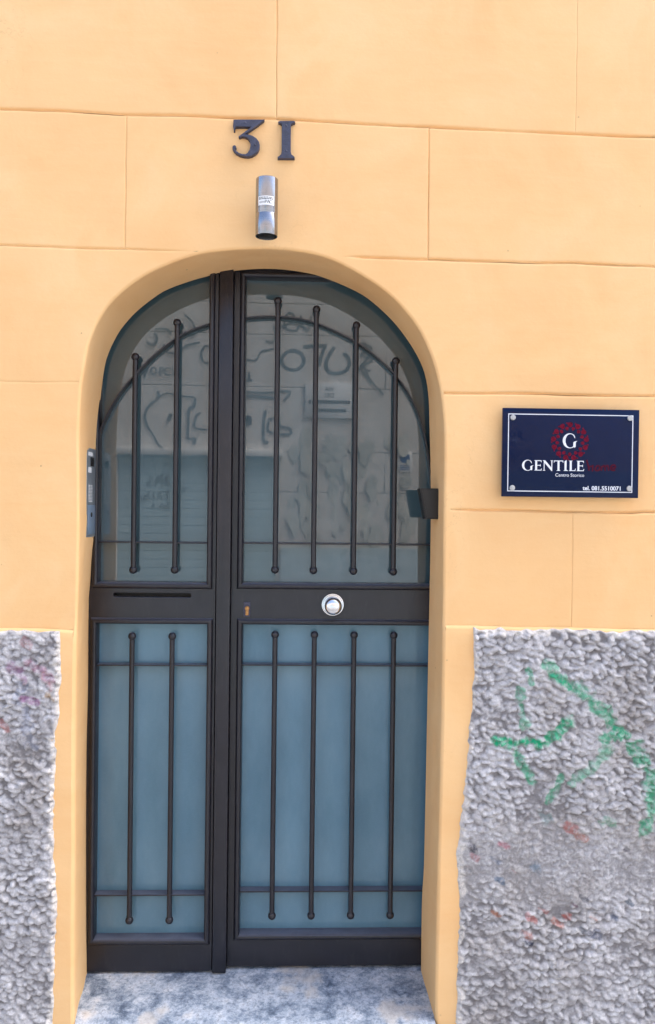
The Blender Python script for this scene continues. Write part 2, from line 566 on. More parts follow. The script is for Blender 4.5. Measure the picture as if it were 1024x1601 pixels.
def block(xl, xr, zb, zt, g, lift=0.0, top_drop=0.0):
    """one block of rendered masonry; g = groove strength at (left, right, bottom, top), numbers or functions along the edge"""
    zm = 0.5 * (zb((xl(1.5) + xr(1.5)) / 2) + zt((xl(1.5) + xr(1.5)) / 2))
    wid, hei = xr(zm) - xl(zm), abs(zt((xl(zm) + xr(zm)) / 2) - zb((xl(zm) + xr(zm)) / 2))
    us, vs_ = edge_steps(wid) / wid, edge_steps(hei) / hei
    G = [f if callable(f) else const(f) for f in g]
    verts, faces = [], []
    sd = rnd.uniform(0, 50)
    for v in vs_:
        for u in us:
            x = xl(zm) + (xr(zm) - xl(zm)) * u
            for _ in range(3):
                z = zb(x) + (zt(x) - zb(x)) * v
                x = xl(z) + (xr(z) - xl(z)) * u
            z = zb(x) + (zt(x) - zb(x)) * v
            W_, H_ = wid, abs(zt(x) - zb(x))
            d = 0.0
            for dist, gf, a, wdt in ((u * W_, G[0], z, 0.0040), ((1 - u) * W_, G[1], z, 0.0040), (v * H_, G[2], x, 0.0074), ((1 - v) * H_, G[3], x, 0.0064)):
                s = gf(a)
                if s > 0:
                    s *= 0.85 + 0.5 * noise.noise(Vector((a * 5, sd, 1.0)))
                    d = max(d, 0.0085 * s * (1 - sm(dist / (wdt * (0.7 + 0.3 * s)))))
            if top_drop: d = max(d, top_drop * (1 - sm((1 - v) * H_ / 0.011)))
            verts.append((x, face_y(x, z) - lift + d, z))
    nu = len(us)
    for j in range(len(vs_) - 1):
        for i in range(nu - 1):
            a = j * nu + i
            faces.append((a, a + 1, a + nu + 1, a + nu))
    return mesh(verts, faces, 60)


facade = thing('facade_wall', 'orange stucco wall with scored block joints over rough grey plaster', 'wall', (0, 0, 0))
V433, V900 = vjoint(433, 0, 184, 432), vjoint(903, 0, 208, 899)
V198, V670 = vjoint(198, 181, 386, 195), vjoint(671, 202, 405, 669)
V896 = vjoint(896, 806, 975, 893)
xA, xB, xC, xD = vx(-1.07), vx(-1.57), vx(1.41), vx(1.90)
LE, RE = const(-2.3), const(2.35)
fadeJ1 = lambda x: 0.65 * sm((-0.33 - x) / 0.22) if x < 0.1 else 1.0 * sm((x - 0.158) / 0.03)
apexb = lambda x: max(J1(x), arch_top(x)) if off[iz - 90, 0] < x < off[iz + 89, 0] else J1(x)
fadeV433 = lambda z: 0.35
LEFTC = lambda x: min(J1(x), 9)
blocks = [
    # (left, right, bottom, top, grooves)
    (LE, xA, Jt, Jup, (0, .5, .7, .7)), (xA, V433, Jt, Jup, (.5, .5, .7, .7)), (V433, xC, Jt, Jup, (.5, .5, .7, .7)), (xC, RE, Jt, Jup, (.5, 0, .7, .7)),
    (LE, xA, J0, Jt, (0, .5, 1, .7)), (xA, V433, J0, Jt, (.5, .42, 1, .7)), (V433, V900, J0, Jt, (.42, .16, 1, .7)), (V900, RE, J0, Jt, (.16, 0, 1, .7)),
    (LE, xB, J1, J0, (0, .5, .6, 1)), (xB, V198, J1, J0, (.5, .36, .6, 1)), (V198, V670, apexb, J0, (.36, .6, fadeJ1, 1)), (V670, xC, J1, J0, (.6, .5, 1, 1)), (xC, RE, J1, J0, (.5, 0, 1, 1)),
    (LE, xA, J2l, J1, (0, .4, .2, .6)), (xA, arch_left, J2l, J1, (.4, 0, .16, fadeJ1)), (arch_right, xC, J2r, J1, (0, .5, 1, fadeJ1)), (xC, RE, J2r, J1, (.5, 0, 1, 1)),
    (LE, xA, J4l, J2l, (0, .4, 0, .2)), (xA, arch_left, J4l, J2l, (.4, 0, 0, .16)),
    (arch_right, xC, J3, J2r, (0, .5, lambda x: sm((x - 0.50) / 0.02), 1)), (xC, RE, J3, J2r, (.5, 0, 1, 1)),
    (arch_right, V896, J4r, J3, (0, .26, 0, lambda x: sm((x - 0.50) / 0.02))), (V896, RE, J4r, J3, (.26, 0, 0, 1)),
]
for xl, xr, zb, zt, g in blocks:
    obj('stucco_block', block(xl, xr, zb, zt, g), M_STUCCO, facade)
LIFT = 0.008
obj('jamb_band', block(const(PX(40, 1200)), arch_left, const(0.0), J4l, (0, 0, 0, 0), LIFT, LIFT + 0.001), M_STUCCO, facade)
obj('jamb_band', block(arch_right, const(PX(800, 1200)), const(0.0), J4r, (0, 0, 0, 0), LIFT, LIFT + 0.001), M_STUCCO, facade)
# the strip of the ledge that carries on above the rough plaster
for xa, xb, J in ((-2.3, PX(40, 1200), J4l), (PX(800, 1200), 2.35, J4r)):
    obj('plaster_ledge', block(const(xa), const(xb), (lambda J: lambda x: J(x) - 0.03)(J), J, (0, 0, 0, 0), LIFT, LIFT + 0.001), M_STUCCO, facade)

# reveal: rounded arris, then back to the door
vs, fs = [], []
prof = [0.0, 0.12, 0.25, 0.4, 0.55, 0.7, 0.85, 1.0]
depth = [0.05, 0.12, 0.2, 0.3, 0.4, 0.5, 0.6, 0.7, 0.8, 0.9, 1.0, 1.06]
ring = len(prof) + len(depth)
for i in range(NR):
    A, n, B = outer[i], n_out[i], inner[i]
    z4 = J4l(A[0]) if i < iz else J4r(A[0])
    lf = LIFT * (1 - sm((A[1] - z4 + 0.011) / 0.011))
    for a in prof:
        th = a * math.pi / 2
        q = A + n * RAD * (1 - math.sin(th))
        y = RAD * (1 - math.cos(th))
        fy = face_y(*q) * (1 - a)
        vs.append((q[0], y + fy - lf * (1 - a * 0.6), q[1]))
    for d in depth:
        q = A + (B - A) * min(d, 1.0)
        if d > 1: q = B + normals(inner)[i] * 0.0
        y = RAD + (DY - RAD) * d
        w = 0.003 * fbm(q[0] + y * 2, q[1], 5.0, y * 6) * math.sin(math.pi * min(1, d))
        q = q + n * w
        vs.append((q[0], y, q[1]))
for i in range(NR - 1):
    for j in range(ring - 1):
        a = i * ring + j
        fs.append((a, a + 1, a + ring + 1, a + ring))
obj('arched_reveal', mesh(vs, fs, 60), M_STUCCO, facade)

# masonry core behind the render: closes the wall at the sides, above and behind the door
core = [box(-6, -0.86, 0.035, 0.6, 0, 7), box(0.58, 6, 0.035, 0.6, 0, 7), box(-0.86, 0.58, 0.035, 0.6, arch_top(-0.1) + 0.12, 7), box(-0.86, 0.58, 0.45, 0.6, 0, arch_top(-0.1) + 0.12),
        box(-6, -2.3, 0.0, 0.035, 0, 7), box(2.35, 6, 0.0, 0.035, 0, 7), box(-2.3, 2.35, 0.0, 0.035, Jup(0) + 0.06, 7)]
obj('wall_core', join(*core), M_STUCCO, facade)

# ---- rough plaster below the ledge
prng = np.random.default_rng(7)


def seg_dist(X, Z, pts):
    d = np.full(X.shape, 9.0)
    for (ax, az), (bx, bz) in zip(pts[:-1], pts[1:]):
        vx_, vz_ = bx - ax, bz - az
        t = np.clip(((X - ax) * vx_ + (Z - az) * vz_) / (vx_ ** 2 + vz_ ** 2 + 1e-12), 0, 1)
        d = np.minimum(d, np.hypot(X - ax - t * vx_, Z - az - t * vz_))
    return d


def vnoise(X, Z, s, seed):
    r = np.random.default_rng(seed); T = r.random((128, 128))
    x, z = X * s, Z * s
    xi, zi = np.floor(x).astype(int), np.floor(z).astype(int)
    fx, fz = x - xi, z - zi
    fx, fz = fx * fx * (3 - 2 * fx), fz * fz * (3 - 2 * fz)
    g = lambda a, b: T[a % 128, b % 128]
    return (g(xi, zi) * (1 - fx) + g(xi + 1, zi) * fx) * (1 - fz) + (g(xi, zi + 1) * (1 - fx) + g(xi + 1, zi + 1) * fx) * fz


def rough_plaster(edge_px, side, xfar, ztop):
    ep = sorted([P(*q, WY)[::-1] for q in edge_px])
    ez, ex = np.array([a for a, _ in ep]), np.array([b for _, b in ep])
    zs = np.arange(0.0, 1.62, 0.0036)
    vis = -1.03 if side < 0 else 1.22
    bx = np.interp(zs, ez, ex)
    L1 = abs(vis - bx.mean()); n1 = int(L1 / 0.0036); n2 = int(abs(xfar - vis) / 0.016)
    t = np.concatenate([np.linspace(0, L1, n1, endpoint=False), np.linspace(L1, abs(xfar - bx.mean()), n2)])
    jag = 0.006 * (vnoise(zs * 0 + 3, zs, 60, 1) - 0.5) + 0.008 * (vnoise(zs * 0 + 9, zs, 25, 2) - 0.5)
    fall = np.exp(-t / 0.06)
    X = (bx + jag)[:, None] * fall[None] + bx.mean() * (1 - fall)[None] + side * t[None]
    Z = np.repeat(zs[:, None], len(t), 1)
    # uneven top edge just below the ledge
    top = np.array([ztop(x) for x in X[-1]]) - 0.009 + 0.012 * (vnoise(X[-1], X[-1] * 0 + 4, 45, 3) - 0.5)
    Z = Z / zs[-1] * top[None]
    H = np.zeros(X.shape)
    x0, x1 = X.min() - .02, X.max() + .02
    step = 0.0215
    for gz in np.arange(-0.02, 1.66, step * 0.72):
        for gx in np.arange(x0, x1, step):
            cx, cz = gx + prng.uniform(-.5, .5) * step + (step / 2 if int(gz / step / .72) % 2 else 0), gz + prng.uniform(-.5, .5) * step
            rx, rz = prng.uniform(.009, .0225), prng.uniform(.0065, .0145)
            a = prng.uniform(.0045, .0145)
            th = prng.normal(-0.30, 0.35)
            # rows are near-uniform in z and, away from the edge, in x
            iz0 = int((cz - .03) / (top.mean()) * (len(zs) - 1)); iz1 = int((cz + .03) / (top.mean()) * (len(zs) - 1)) + 2
            iz0, iz1 = max(0, iz0 - 3), min(len(zs), iz1 + 3)
            if iz1 <= iz0: continue
            tt = side * (cx - bx.mean())
            it0, it1 = np.searchsorted(t, tt - .06), np.searchsorted(t, tt + .06)
            if it1 <= it0: continue
            dx, dz = X[iz0:iz1, it0:it1] - cx, Z[iz0:iz1, it0:it1] - cz
            u = (dx * math.cos(th) + dz * math.sin(th)) / rx
            v = (-dx * math.sin(th) + dz * math.cos(th)) / rz
            q = 1 - u * u - v * v
            h = a * np.sqrt(np.clip(q, 0, 1)) * (1.0 - 0.62 * np.clip(v, -1, 1))
            H[iz0:iz1, it0:it1] = np.maximum(H[iz0:iz1, it0:it1], h)
    big = vnoise(X, Z, 9, 11)
    sm1 = np.clip((vnoise(X, Z, 6, 21) - 0.38) * 4, 0, 1)
    # worn smoother in a band at mid height on the right, as if trowelled over
    zc = PZ(860, 1350); wear = np.exp(-((Z - zc - 0.05 * (vnoise(X, Z, 5, 5) - .5)) / 0.13) ** 2) if side > 0 else 0 * Z
    amp = (0.55 + 0.45 * sm1) * (1 - 0.68 * wear)
    fine = (vnoise(X, Z, 120, 31) - .5) * .0034 + (vnoise(X, Z, 250, 32) - .5) * .0030 + np.abs(vnoise(X, Z, 45, 33) - .5) * -.003
    H = H * amp + fine * (1 + 0.6 * wear) + 0.006 * (big - .5)
    # broken crust under the ledge and along the band
    dtop = top[None] - Z
    H = H * np.clip(0.25 + dtop / 0.02, 0, 1) + 0.001
    edge = np.clip(t / 0.010, 0, 1)[None]
    Y = -(LIFT - 0.004) - (0.006 + H) * (0.25 + 0.75 * edge)
    Y = np.minimum(Y, -LIFT - 0.0015)
    Y[:, 0] = 0.004
    Y[-1, :] = np.maximum(Y[-1, :], -LIFT + 0.001)
    C = np.zeros(X.shape + (4,))

    def spray(px, w, col, al=1.0, seed=0):
        pts = [P(*q, WY) for q in px]
        d = seg_dist(X, Z, pts)
        e = 1.3 * w * (0.75 + 0.9 * (vnoise(X, Z, 26, 40 + seed) - .5) + 0.8 * (vnoise(X, Z, 70, 60 + seed) - .5))
        a = np.clip((e - d) / (w * .55), 0, 1) * min(1, al * 1.15)
        m = a > C[..., 3]
        C[m, 0], C[m, 1], C[m, 2] = col
        C[..., 3] = np.maximum(C[..., 3], a)
    # pale paint and lime caught on the very edge
    te = np.minimum(t[None] + 0 * Z, dtop + 0.004)
    C[..., 3] = np.clip((0.024 * (0.1 + 1.4 * vnoise(X, Z, 40, 77)) - te) / 0.010, 0, 1) * .8
    C[..., :3] = (0.76, 0.71, 0.66)
    GR = (0.018, 0.36, 0.18)
    if side > 0:
        spray([(852, 1040), (880, 1062), (922, 1088)], .020, GR, .55, 1)
        spray([(862, 1052), (885, 1068)], .018, GR, .8, 2)
        spray([(900, 1075), (940, 1110), (962, 1143), (945, 1155)], .023, GR, .62, 3)
        spray([(950, 1130), (972, 1148)], .020, GR, .75, 12)
        spray([(985, 1163), (1003, 1188), (1016, 1220), (1016, 1262), (1006, 1295)], .027, GR, .62, 4)
        spray([(824, 1048), (828, 1064)], .014, GR, .6, 5)
        spray([(812, 1082), (814, 1106), (819, 1132)], .017, GR, .5, 6)
        spray([(774, 1155), (800, 1162), (842, 1158)], .022, GR, .9, 7)
        spray([(842, 1162), (866, 1146), (884, 1124)], .021, GR, .75, 8)
        spray([(803, 1168), (812, 1190), (826, 1218)], .019, GR, .6, 9)
        spray([(944, 1168), (934, 1188), (908, 1212), (895, 1222)], .021, GR, .5, 10)
        spray([(872, 1216), (862, 1238), (855, 1250)], .014, GR, .5, 11)
        for (x, y, w, c, a) in ((890, 1292, .016, (.42, .10, .08), .55), (908, 1308, .012, (.42, .12, .06), .5), (786, 1320, .013, (.40, .08, .13), .55), (740, 1338, .009, (.40, .10, .12), .4), (806, 1362, .010, (.35, .10, .10), .45),
                                (882, 1430, .013, (.45, .10, .08), .65), (870, 1440, .011, (.45, .16, .12), .55), (828, 1432, .011, (.42, .10, .08), .55), (820, 1456, .016, (.48, .20, .16), .6), (846, 1420, .010, (.4, .12, .10), .5),
                                (775, 1425, .008, (.45, .18, .10), .6), (823, 1470, .010, (.02, .03, .07), .8), (930, 1457, .014, (.04, .06, .12), .6), (912, 1452, .011, (.04, .06, .10), .5), (952, 1430, .012, (.06, .10, .20), .5),
                                (780, 1374, .010, (.05, .12, .22), .55), (774, 1344, .010, (.06, .10, .18), .4), (738, 1322, .011, (.03, .03, .05), .7), (978, 1328, .009, (.05, .04, .06), .6), (910, 1402, .009, (.04, .05, .09), .6),
                                (895, 1412, .008, (.10, .02, .06), .6), (982, 1408, .009, (.03, .08, .14), .5), (835, 1355, .014, (.10, .20, .30), .4), (925, 1432, .009, (.45, .16, .08), .55), (950, 1285, .02, GR, .35), (850, 1275, .02, (.2, .42, .42), .3)):
            spray([(x - 5, y - 3), (x + 5, y + 3)], w, c, a, int(x) % 17)
    else:
        for (x0_, y0_, x1_, y1_, w, c, a) in ((20, 1040, 40, 1062, .020, (.30, .12, .26), .45), (50, 1032, 78, 1060, .022, (.34, .12, .22), .5), (70, 1050, 82, 1075, .014, (.38, .10, .12), .5), (40, 1090, 62, 1098, .012, (.28, .08, .24), .55),
                                              (40, 1000, 48, 1010, .014, (.42, .16, .16), .4), (6, 1125, 14, 1140, .011, (.40, .10, .08), .5), (36, 1066, 48, 1160, .030, (.20, .24, .36), .35), (78, 1084, 88, 1094, .012, (.5, .3, .12), .5)):
            spray([(x0_, y0_), (x1_, y1_)], w, c, a, int(y0_) % 13)
    ny, nx = X.shape
    V = np.stack([X, Y, Z], -1).reshape(-1, 3)
    idx = np.arange(ny * nx).reshape(ny, nx)
    q = np.stack([idx[:-1, :-1], idx[:-1, 1:], idx[1:, 1:], idx[1:, :-1]], -1).reshape(-1, 4)
    if side < 0: q = q[:, ::-1]
    me = bpy.data.meshes.new('rough_plaster')
    me.from_pydata(V.tolist(), [], q.tolist())
    gr_ = me.attributes.new('crevice_shade', 'FLOAT', 'POINT')  # mask for the painted shade: strongest low between the lumps
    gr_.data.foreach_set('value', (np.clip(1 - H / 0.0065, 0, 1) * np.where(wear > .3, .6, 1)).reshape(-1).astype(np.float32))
    at = me.attributes.new('paint', 'FLOAT_COLOR', 'POINT')
    at.data.foreach_set('color', C.reshape(-1).astype(np.float32))
    for p in me.polygons: p.use_smooth = True
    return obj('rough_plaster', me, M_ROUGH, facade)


redge = [(740, 975), (740, 990), (738, 1020), (732, 1080), (727, 1140), (721, 1200), (716, 1260), (712, 1300), (713, 1340), (716, 1400), (714, 1450), (712, 1500), (712, 1560), (711, 1601), (711, 1680)]
ledge_ = [(98, 975), (97, 990), (96, 1030), (91, 1060), (90, 1110), (88, 1140), (86, 1200), (88, 1280), (89, 1340), (91, 1380), (88, 1450), (86, 1540), (86, 1601), (86, 1680)]
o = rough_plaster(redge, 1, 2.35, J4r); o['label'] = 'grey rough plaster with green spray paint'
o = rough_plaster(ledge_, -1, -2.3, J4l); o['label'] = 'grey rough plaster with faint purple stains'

# ------------------------------------------------------------------ doorstep
STEP_Z = PZ(250, 1522, 0.232)
vs, fs = [], []
ys = [-0.05, -0.05, -0.046, -0.036, -0.02] + list(np.linspace(0.0, 0.45, 40))
nxs = 110
for k, y in enumerate(ys):
    f = min(1, max(0, y / DY))
    xl = (outer[2][0] * (1 - f) + inner[1][0] * f) - (0.02 if y > 0.02 else -0.002)
    xr = (outer[-3][0] * (1 - f) + inner[-2][0] * f) + (0.02 if y > 0.02 else -0.002)
    for i in range(nxs):
        x = xl + (xr - xl) * i / (nxs - 1)
        z = STEP_Z - 0.030 * (1 - min(1, (y + .05) / 0.29)) + 0.0030 * fbm(x, y, 7) + 0.0012 * fbm(x, y, 40, 3)
        if k == 0: z = -0.002
        elif k == 1: z -= 0.014
        elif k == 2: z -= 0.005
        elif k == 3: z -= 0.0015
        vs.append((x, y, z))
for k in range(len(ys) - 1):
    for i in range(nxs - 1):
        a = k * nxs + i
        fs.append((a, a + 1, a + nxs + 1, a + nxs))
tag(obj('doorstep', mesh(vs, fs, 60), M_STONE), 'worn mottled pale stone doorstep under the dark door', 'doorstep')

# ------------------------------------------------------------------ the door: two iron leaves behind the arch
YL, YR = 0.232, 0.252                                   # front faces of the narrow and the wide leaf
fr = thing('door_frame', 'black steel frame round the door just inside the arched reveal', 'door frame', ((inner[0][0] + inner[-1][0]) / 2, 0.3, STEP_Z))
fo = [tuple(q) for q in inner + normals(inner) * 0.05]
n_in = normals(inner)
ins = [tuple(q) for q in inner - n_in * 0.004]
obj('frame_arch', plate([fo + ins[::-1]], 0.243, 0.03), M_GAP, fr) if False else None
zt_ = inner[:, 1].max() + 0.06
xl_, xr_ = PX(118, 1200, DY), PX(690, 1000, DY)
obj('frame_post', box(xl_ - 0.05, xl_ - 0.002, 0.30, 0.36, STEP_Z - .01, zt_), M_GAP, fr)
obj('frame_post', box(xr_ + 0.012, xr_ + 0.06, 0.30, 0.36, STEP_Z - .01, zt_), M_GAP, fr)
obj('frame_head', box(xl_ - 0.002, xr_ + 0.012, 0.30, 0.36, zt_ - 0.012, zt_ + 0.04), M_GAP, fr)
obj('back_panel', box(xl_ - 0.05, xr_ + 0.06, 0.37, 0.40, STEP_Z - .01, zt_ + 0.04), M_GAP, fr)


def rect(x0, x1, z0, z1): return [(x0, z0), (x1, z0), (x1, z1), (x0, z1)]


def pill(x0, x1, z0, z1, n=8):
    r = (z1 - z0) / 2; out = []
    for k in range(n + 1):
        a = -math.pi / 2 + math.pi * k / n; out.append((x1 - r + r * math.cos(a), (z0 + z1) / 2 + r * math.sin(a)))
    for k in range(n + 1):
        a = math.pi / 2 + math.pi * k / n; out.append((x0 + r + r * math.cos(a), (z0 + z1) / 2 + r * math.sin(a)))
    return out


def moulding(x0, x1, z0, z1, yf, yg):
    """picture-frame moulding round a pane, mitred; x0.. are its inner edges"""
    pr = [(0, yg), (0, yf - .001), (.0012, yf - .006), (.004, yf - .0105), (.008, yf - .0135), (.012, yf - .0138), (.016, yf - .0115), (.0195, yf - .007), (.021, yf - .001), (.021, yf + .004)]
    vs, fs = [], []
    for d, y in pr:
        vs += [(x0 - d, y, z0 - d), (x1 + d, y, z0 - d), (x1 + d, y, z1 + d), (x0 - d, y, z1 + d)]
    for i in range(len(pr) - 1):
        for k in range(4):
            fs.append((4 * i + k, 4 * i + (k + 1) % 4, 4 * i + 4 + (k + 1) % 4, 4 * i + 4 + k))
    me = mesh(vs, fs)
    bm = bmesh.new(); bm.from_mesh(me); bmesh.ops.recalc_face_normals(bm, faces=bm.faces[:])
    bm.to_mesh(me); bm.free()
    return finish(me, 35)


BAR_R, BALL_R = 0.0092, 0.0145


def bar(leaf, x, y, z0, z1):
    """round iron rod with a ball at each end"""
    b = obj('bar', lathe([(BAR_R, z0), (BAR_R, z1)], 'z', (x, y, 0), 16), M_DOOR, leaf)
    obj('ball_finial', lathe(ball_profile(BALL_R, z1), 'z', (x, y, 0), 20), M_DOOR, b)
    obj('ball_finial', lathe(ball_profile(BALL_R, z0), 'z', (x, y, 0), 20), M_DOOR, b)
    return b


def copy_bar(src, x):
    c = src.copy(); COL.objects.link(c); c.location.x += x
    for ch in src.children:
        d = ch.copy(); COL.objects.link(d); d.parent = c
    return c


def strip_along(pts, y0, y1, t):
    """flat iron strip on edge following a curve in x-z"""
    p = np.array(pts); n = normals(p)
    vs, fs = [], []
    for q, m in zip(p, n):
        for s, y in ((-1, y0), (1, y0), (1, y1), (-1, y1)):
            vs.append((q[0] + m[0] * t / 2 * s, y, q[1] + m[1] * t / 2 * s))
    for i in range(len(p) - 1):
        for k in range(4):
            fs.append((4 * i + k, 4 * i + (k + 1) % 4, 4 * i + 4 + (k + 1) % 4, 4 * i + 4 + k))
    me = mesh(vs, fs)
    bm = bmesh.new(); bm.from_mesh(me); bmesh.ops.recalc_face_normals(bm, faces=bm.faces[:]); bm.to_mesh(me); bm.free()
    return finish(me, 35)


GD = 0.039                                              # how far the glass sits behind the leaf's face
# the grille's arch: one ellipse across both leaves
arch_px_l = [(140, 770), (146, 722), (152, 690), (160, 663), (175, 632), (190, 609), (210, 586), (240, 555), (277, 527), (300, 515), (335, 503)]
arch_px_r = [(376, 496.5), (410, 494), (434, 494), (465, 497), (493, 504), (524, 517), (555, 533), (586, 555), (617, 584), (640, 616), (655, 648), (664, 680), (670, 712), (674, 745), (680, 800)]


def leaf_common(leaf, x0, x1, z0, z1, up, lo, yf, holes, name_lab=None):
    """sheet frame with two glazed openings; up / lo = (x0, x1, z0, z1) inner edges of the mouldings"""
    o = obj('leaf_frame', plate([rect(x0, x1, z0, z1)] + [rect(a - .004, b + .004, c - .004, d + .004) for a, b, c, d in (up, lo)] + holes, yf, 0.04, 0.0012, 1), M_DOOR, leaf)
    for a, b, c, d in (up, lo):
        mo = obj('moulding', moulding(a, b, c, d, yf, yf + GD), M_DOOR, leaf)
        obj('glass_pane', box(a - .003, b + .003, yf + GD - 0.002, yf + GD + 0.006, c - .003, d + .003), M_GLASS_UP if (a, b, c, d) == up else M_GLASS, leaf)
    return o


# narrow left leaf ---------------------------------------------------------------
q = lambda px, py: P(px, py, YL)
lx0, lxm, lx1 = PX(128, 1200, YL), PX(337.5, 950, YL), PX(359.5, 950, YL)
lz0 = PZ(250, 1520.5, YL) + 0.004
ltop = inner[:, 1].max() + 0.05
left = thing('door_leaf', 'narrow left leaf of the dark iron door with a letter slot', 'door', ((lx0 + lx1) / 2, YL + .02, lz0), 'leaves of the double door')
up = (PX(153, 950, YL), PX(322.5, 950, YL), PZ(240, 911, YL), ltop - 0.03)
lo = (PX(149.5, 1200, YL), PX(321.5, 1200, YL), PZ(240, 1467, YL), PZ(240, 975.5, YL))
slot = (PX(177, 930, YL), PX(299, 931, YL), PZ(240, 934, YL), PZ(240, 927, YL))
leaf_common(left, lx0, lxm - 0.0015, lz0, ltop, up, lo, YL, [pill(*slot)])
obj('letter_slot', box(slot[0] - .01, slot[1] + .01, YL + .036, YL + .044, slot[2] - .01, slot[3] + .01), M_BLACK, left, 'black letter slot in the middle rail')
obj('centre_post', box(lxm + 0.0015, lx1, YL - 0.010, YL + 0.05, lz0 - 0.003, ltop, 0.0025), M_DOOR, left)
obj('post_strip', box(lxm - 0.006, lxm + 0.0012, YL - 0.004, YL - 0.0002, lz0, ltop, 0.001), M_DOOR, left) if False else None
by = YL + 0.006
cz_up, cz_lo1, cz_lo2 = PZ(240, 848.5, YL), PZ(240, 1040.5, YL), PZ(240, 1400, YL)
for cz, oo in ((cz_up, up), (cz_lo1, lo), (cz_lo2, lo)):
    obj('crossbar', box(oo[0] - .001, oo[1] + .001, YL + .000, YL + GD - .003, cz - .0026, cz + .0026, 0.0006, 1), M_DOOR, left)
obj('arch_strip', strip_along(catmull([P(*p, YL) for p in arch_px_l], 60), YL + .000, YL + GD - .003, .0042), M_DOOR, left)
for px, pt in ((209, 557.5), (274, 504)):
    bar(left, PX(px, 760, YL), by, PZ(px, 891, YL), PZ(px, pt, YL))
b1 = bar(left, PX(204, 1200, YL), by, PZ(204, 1440, YL), PZ(204, 995, YL))
copy_bar(b1, PX(266.7, 1200, YL) - PX(204, 1200, YL))

# wide right leaf ----------------------------------------------------------------
rx0, rx1 = PX(361, 950, YR), PX(697, 950, YR)
rz0 = PZ(500, 1510, YR)
rtop = PZ(430, 412, YR)
right = thing('door_leaf', 'wide right leaf of the dark iron door with a round silver knob', 'door', ((rx0 + rx1) / 2, YR + .02, rz0), 'leaves of the double door')
up = (PX(379, 950, YR), rx1 - 0.045, PZ(500, 912.5, YR), PZ(430, 435, YR))
lo = (PX(377, 1200, YR), rx1 - 0.045, PZ(500, 1459, YR), PZ(500, 977, YR))
leaf_common(right, rx0, rx1, rz0, rtop, up, lo, YR, [])
by = YR + 0.006
for cz, oo in ((PZ(500, 850.5, YR), up), (PZ(500, 1040.5, YR), lo), (PZ(500, 1394, YR), lo)):
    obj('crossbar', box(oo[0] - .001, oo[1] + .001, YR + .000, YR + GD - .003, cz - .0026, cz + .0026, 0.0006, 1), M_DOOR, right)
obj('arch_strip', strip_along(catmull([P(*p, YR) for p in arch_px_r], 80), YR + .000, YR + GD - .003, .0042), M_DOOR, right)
for px, pt, pb in ((431.5, 470, 891), (491.8, 483, 892), (554.6, 508, 893), (617, 564, 894)):
    bar(right, PX(px, 740, YR), by, PZ(px, pb, YR), PZ(px, pt, YR))
b1 = bar(right, PX(427.5, 1210, YR), by, PZ(490, 1432.5, YR), PZ(490, 993, YR))
for px in (489, 551, 613): copy_bar(b1, PX(px, 1210, YR) - PX(427.5, 1210, YR))
kx, kz = P(520, 945, YR)
kn = obj('door_knob', lathe([(0.0105, YR - .012), (0.011, YR - .03), (0.020, YR - .038), (0.0285, YR - .048), (0.0305, YR - .056), (0.0290, YR - .064), (0.022, YR - .071), (0.012, YR - .0745), (1e-6, YR - .0755)], 'y', (kx, 0, kz), 40), M_CHROME, right)
obj('rosette', lathe([(0.042, YR), (0.042, YR - .006), (0.0395, YR - .010), (0.0365, YR - .0105), (0.0345, YR - .008), (0.030, YR - .0085), (0.0275, YR - .014), (1e-6, YR - .0145)], 'y', (kx, 0, kz), 40), M_CHROME, kn)
hx, hz = P(386, 952.5, YR)
kp = obj('lock_plate', plate([pill(hx - .013, hx + .013, hz - .027, hz + .027) if False else rect(hx - .0125, hx + .0125, hz - .0265, hz + .0265)], YR - 0.005, 0.006, 0.0015), M_IRON, right, 'dark lock plate with a brass cylinder')
obj('lock_cylinder', join(lathe([(0.0085, YR - .004), (0.0085, YR - .009), (0.007, YR - .0105), (1e-6, YR - .0108)], 'y', (hx + .001, 0, hz + .004), 24), box(hx - .0045, hx + .0065, YR - .0095, YR - .004, hz - .021, hz + .001, 0.001)), M_BRASS, kp)

# ------------------------------------------------------------------ house number
YN = -0.017
cq = lambda a, b: P(350 + a * 0.126953, 175 + b * 0.126953, YN)
three = [(118, 92), (300, 92), (470, 92), (500, 90), (494, 104), (400, 172), (252, 275), (300, 276), (352, 290), (400, 322), (432, 362), (441, 400), (436, 445), (418, 485), (386, 515), (345, 538), (300, 548),
         (250, 546), (200, 534), (150, 508), (118, 476), (104, 445), (108, 420), (124, 406), (142, 410), (152, 426), (150, 444), (138, 454), (152, 476), (184, 500), (225, 516), (265, 518), (292, 500), (314, 466),
         (326, 425), (327, 385), (314, 346), (290, 318), (255, 302), (222, 300), (194, 312), (180, 306), (184, 296), (250, 250), (336, 182), (250, 180), (150, 178), (140, 190), (134, 226), (120, 230), (112, 170)]
num = thing('house_number', 'black iron house number 3, flat topped, above the wall lamp', 'house number', (*[cq(270, 545)[0]], 0.0, cq(270, 545)[1]), 'iron house numerals over the door')
obj('numeral', plate([[cq(*p) for p in three]], YN, 0.020, 0.0015), M_IRON, num)
for a, b in ((262, 132), (385, 405)):
    x, z = cq(a, b); obj('screw_head', lathe([(0.0032, YN), (0.0030, YN - .0016), (0.0016, YN - .0026), (1e-6, YN - .0028)], 'y', (x, 0, z), 12), M_IRON, num)
one = [(668, 116), (690, 108), (860, 108), (880, 118), (876, 130), (850, 136), (826, 152), (824, 300), (825, 490), (832, 520), (858, 540), (872, 552), (870, 570), (662, 570), (660, 552), (680, 540), (704, 520), (710, 490), (711, 300),
       (712, 152), (694, 136), (670, 130)]
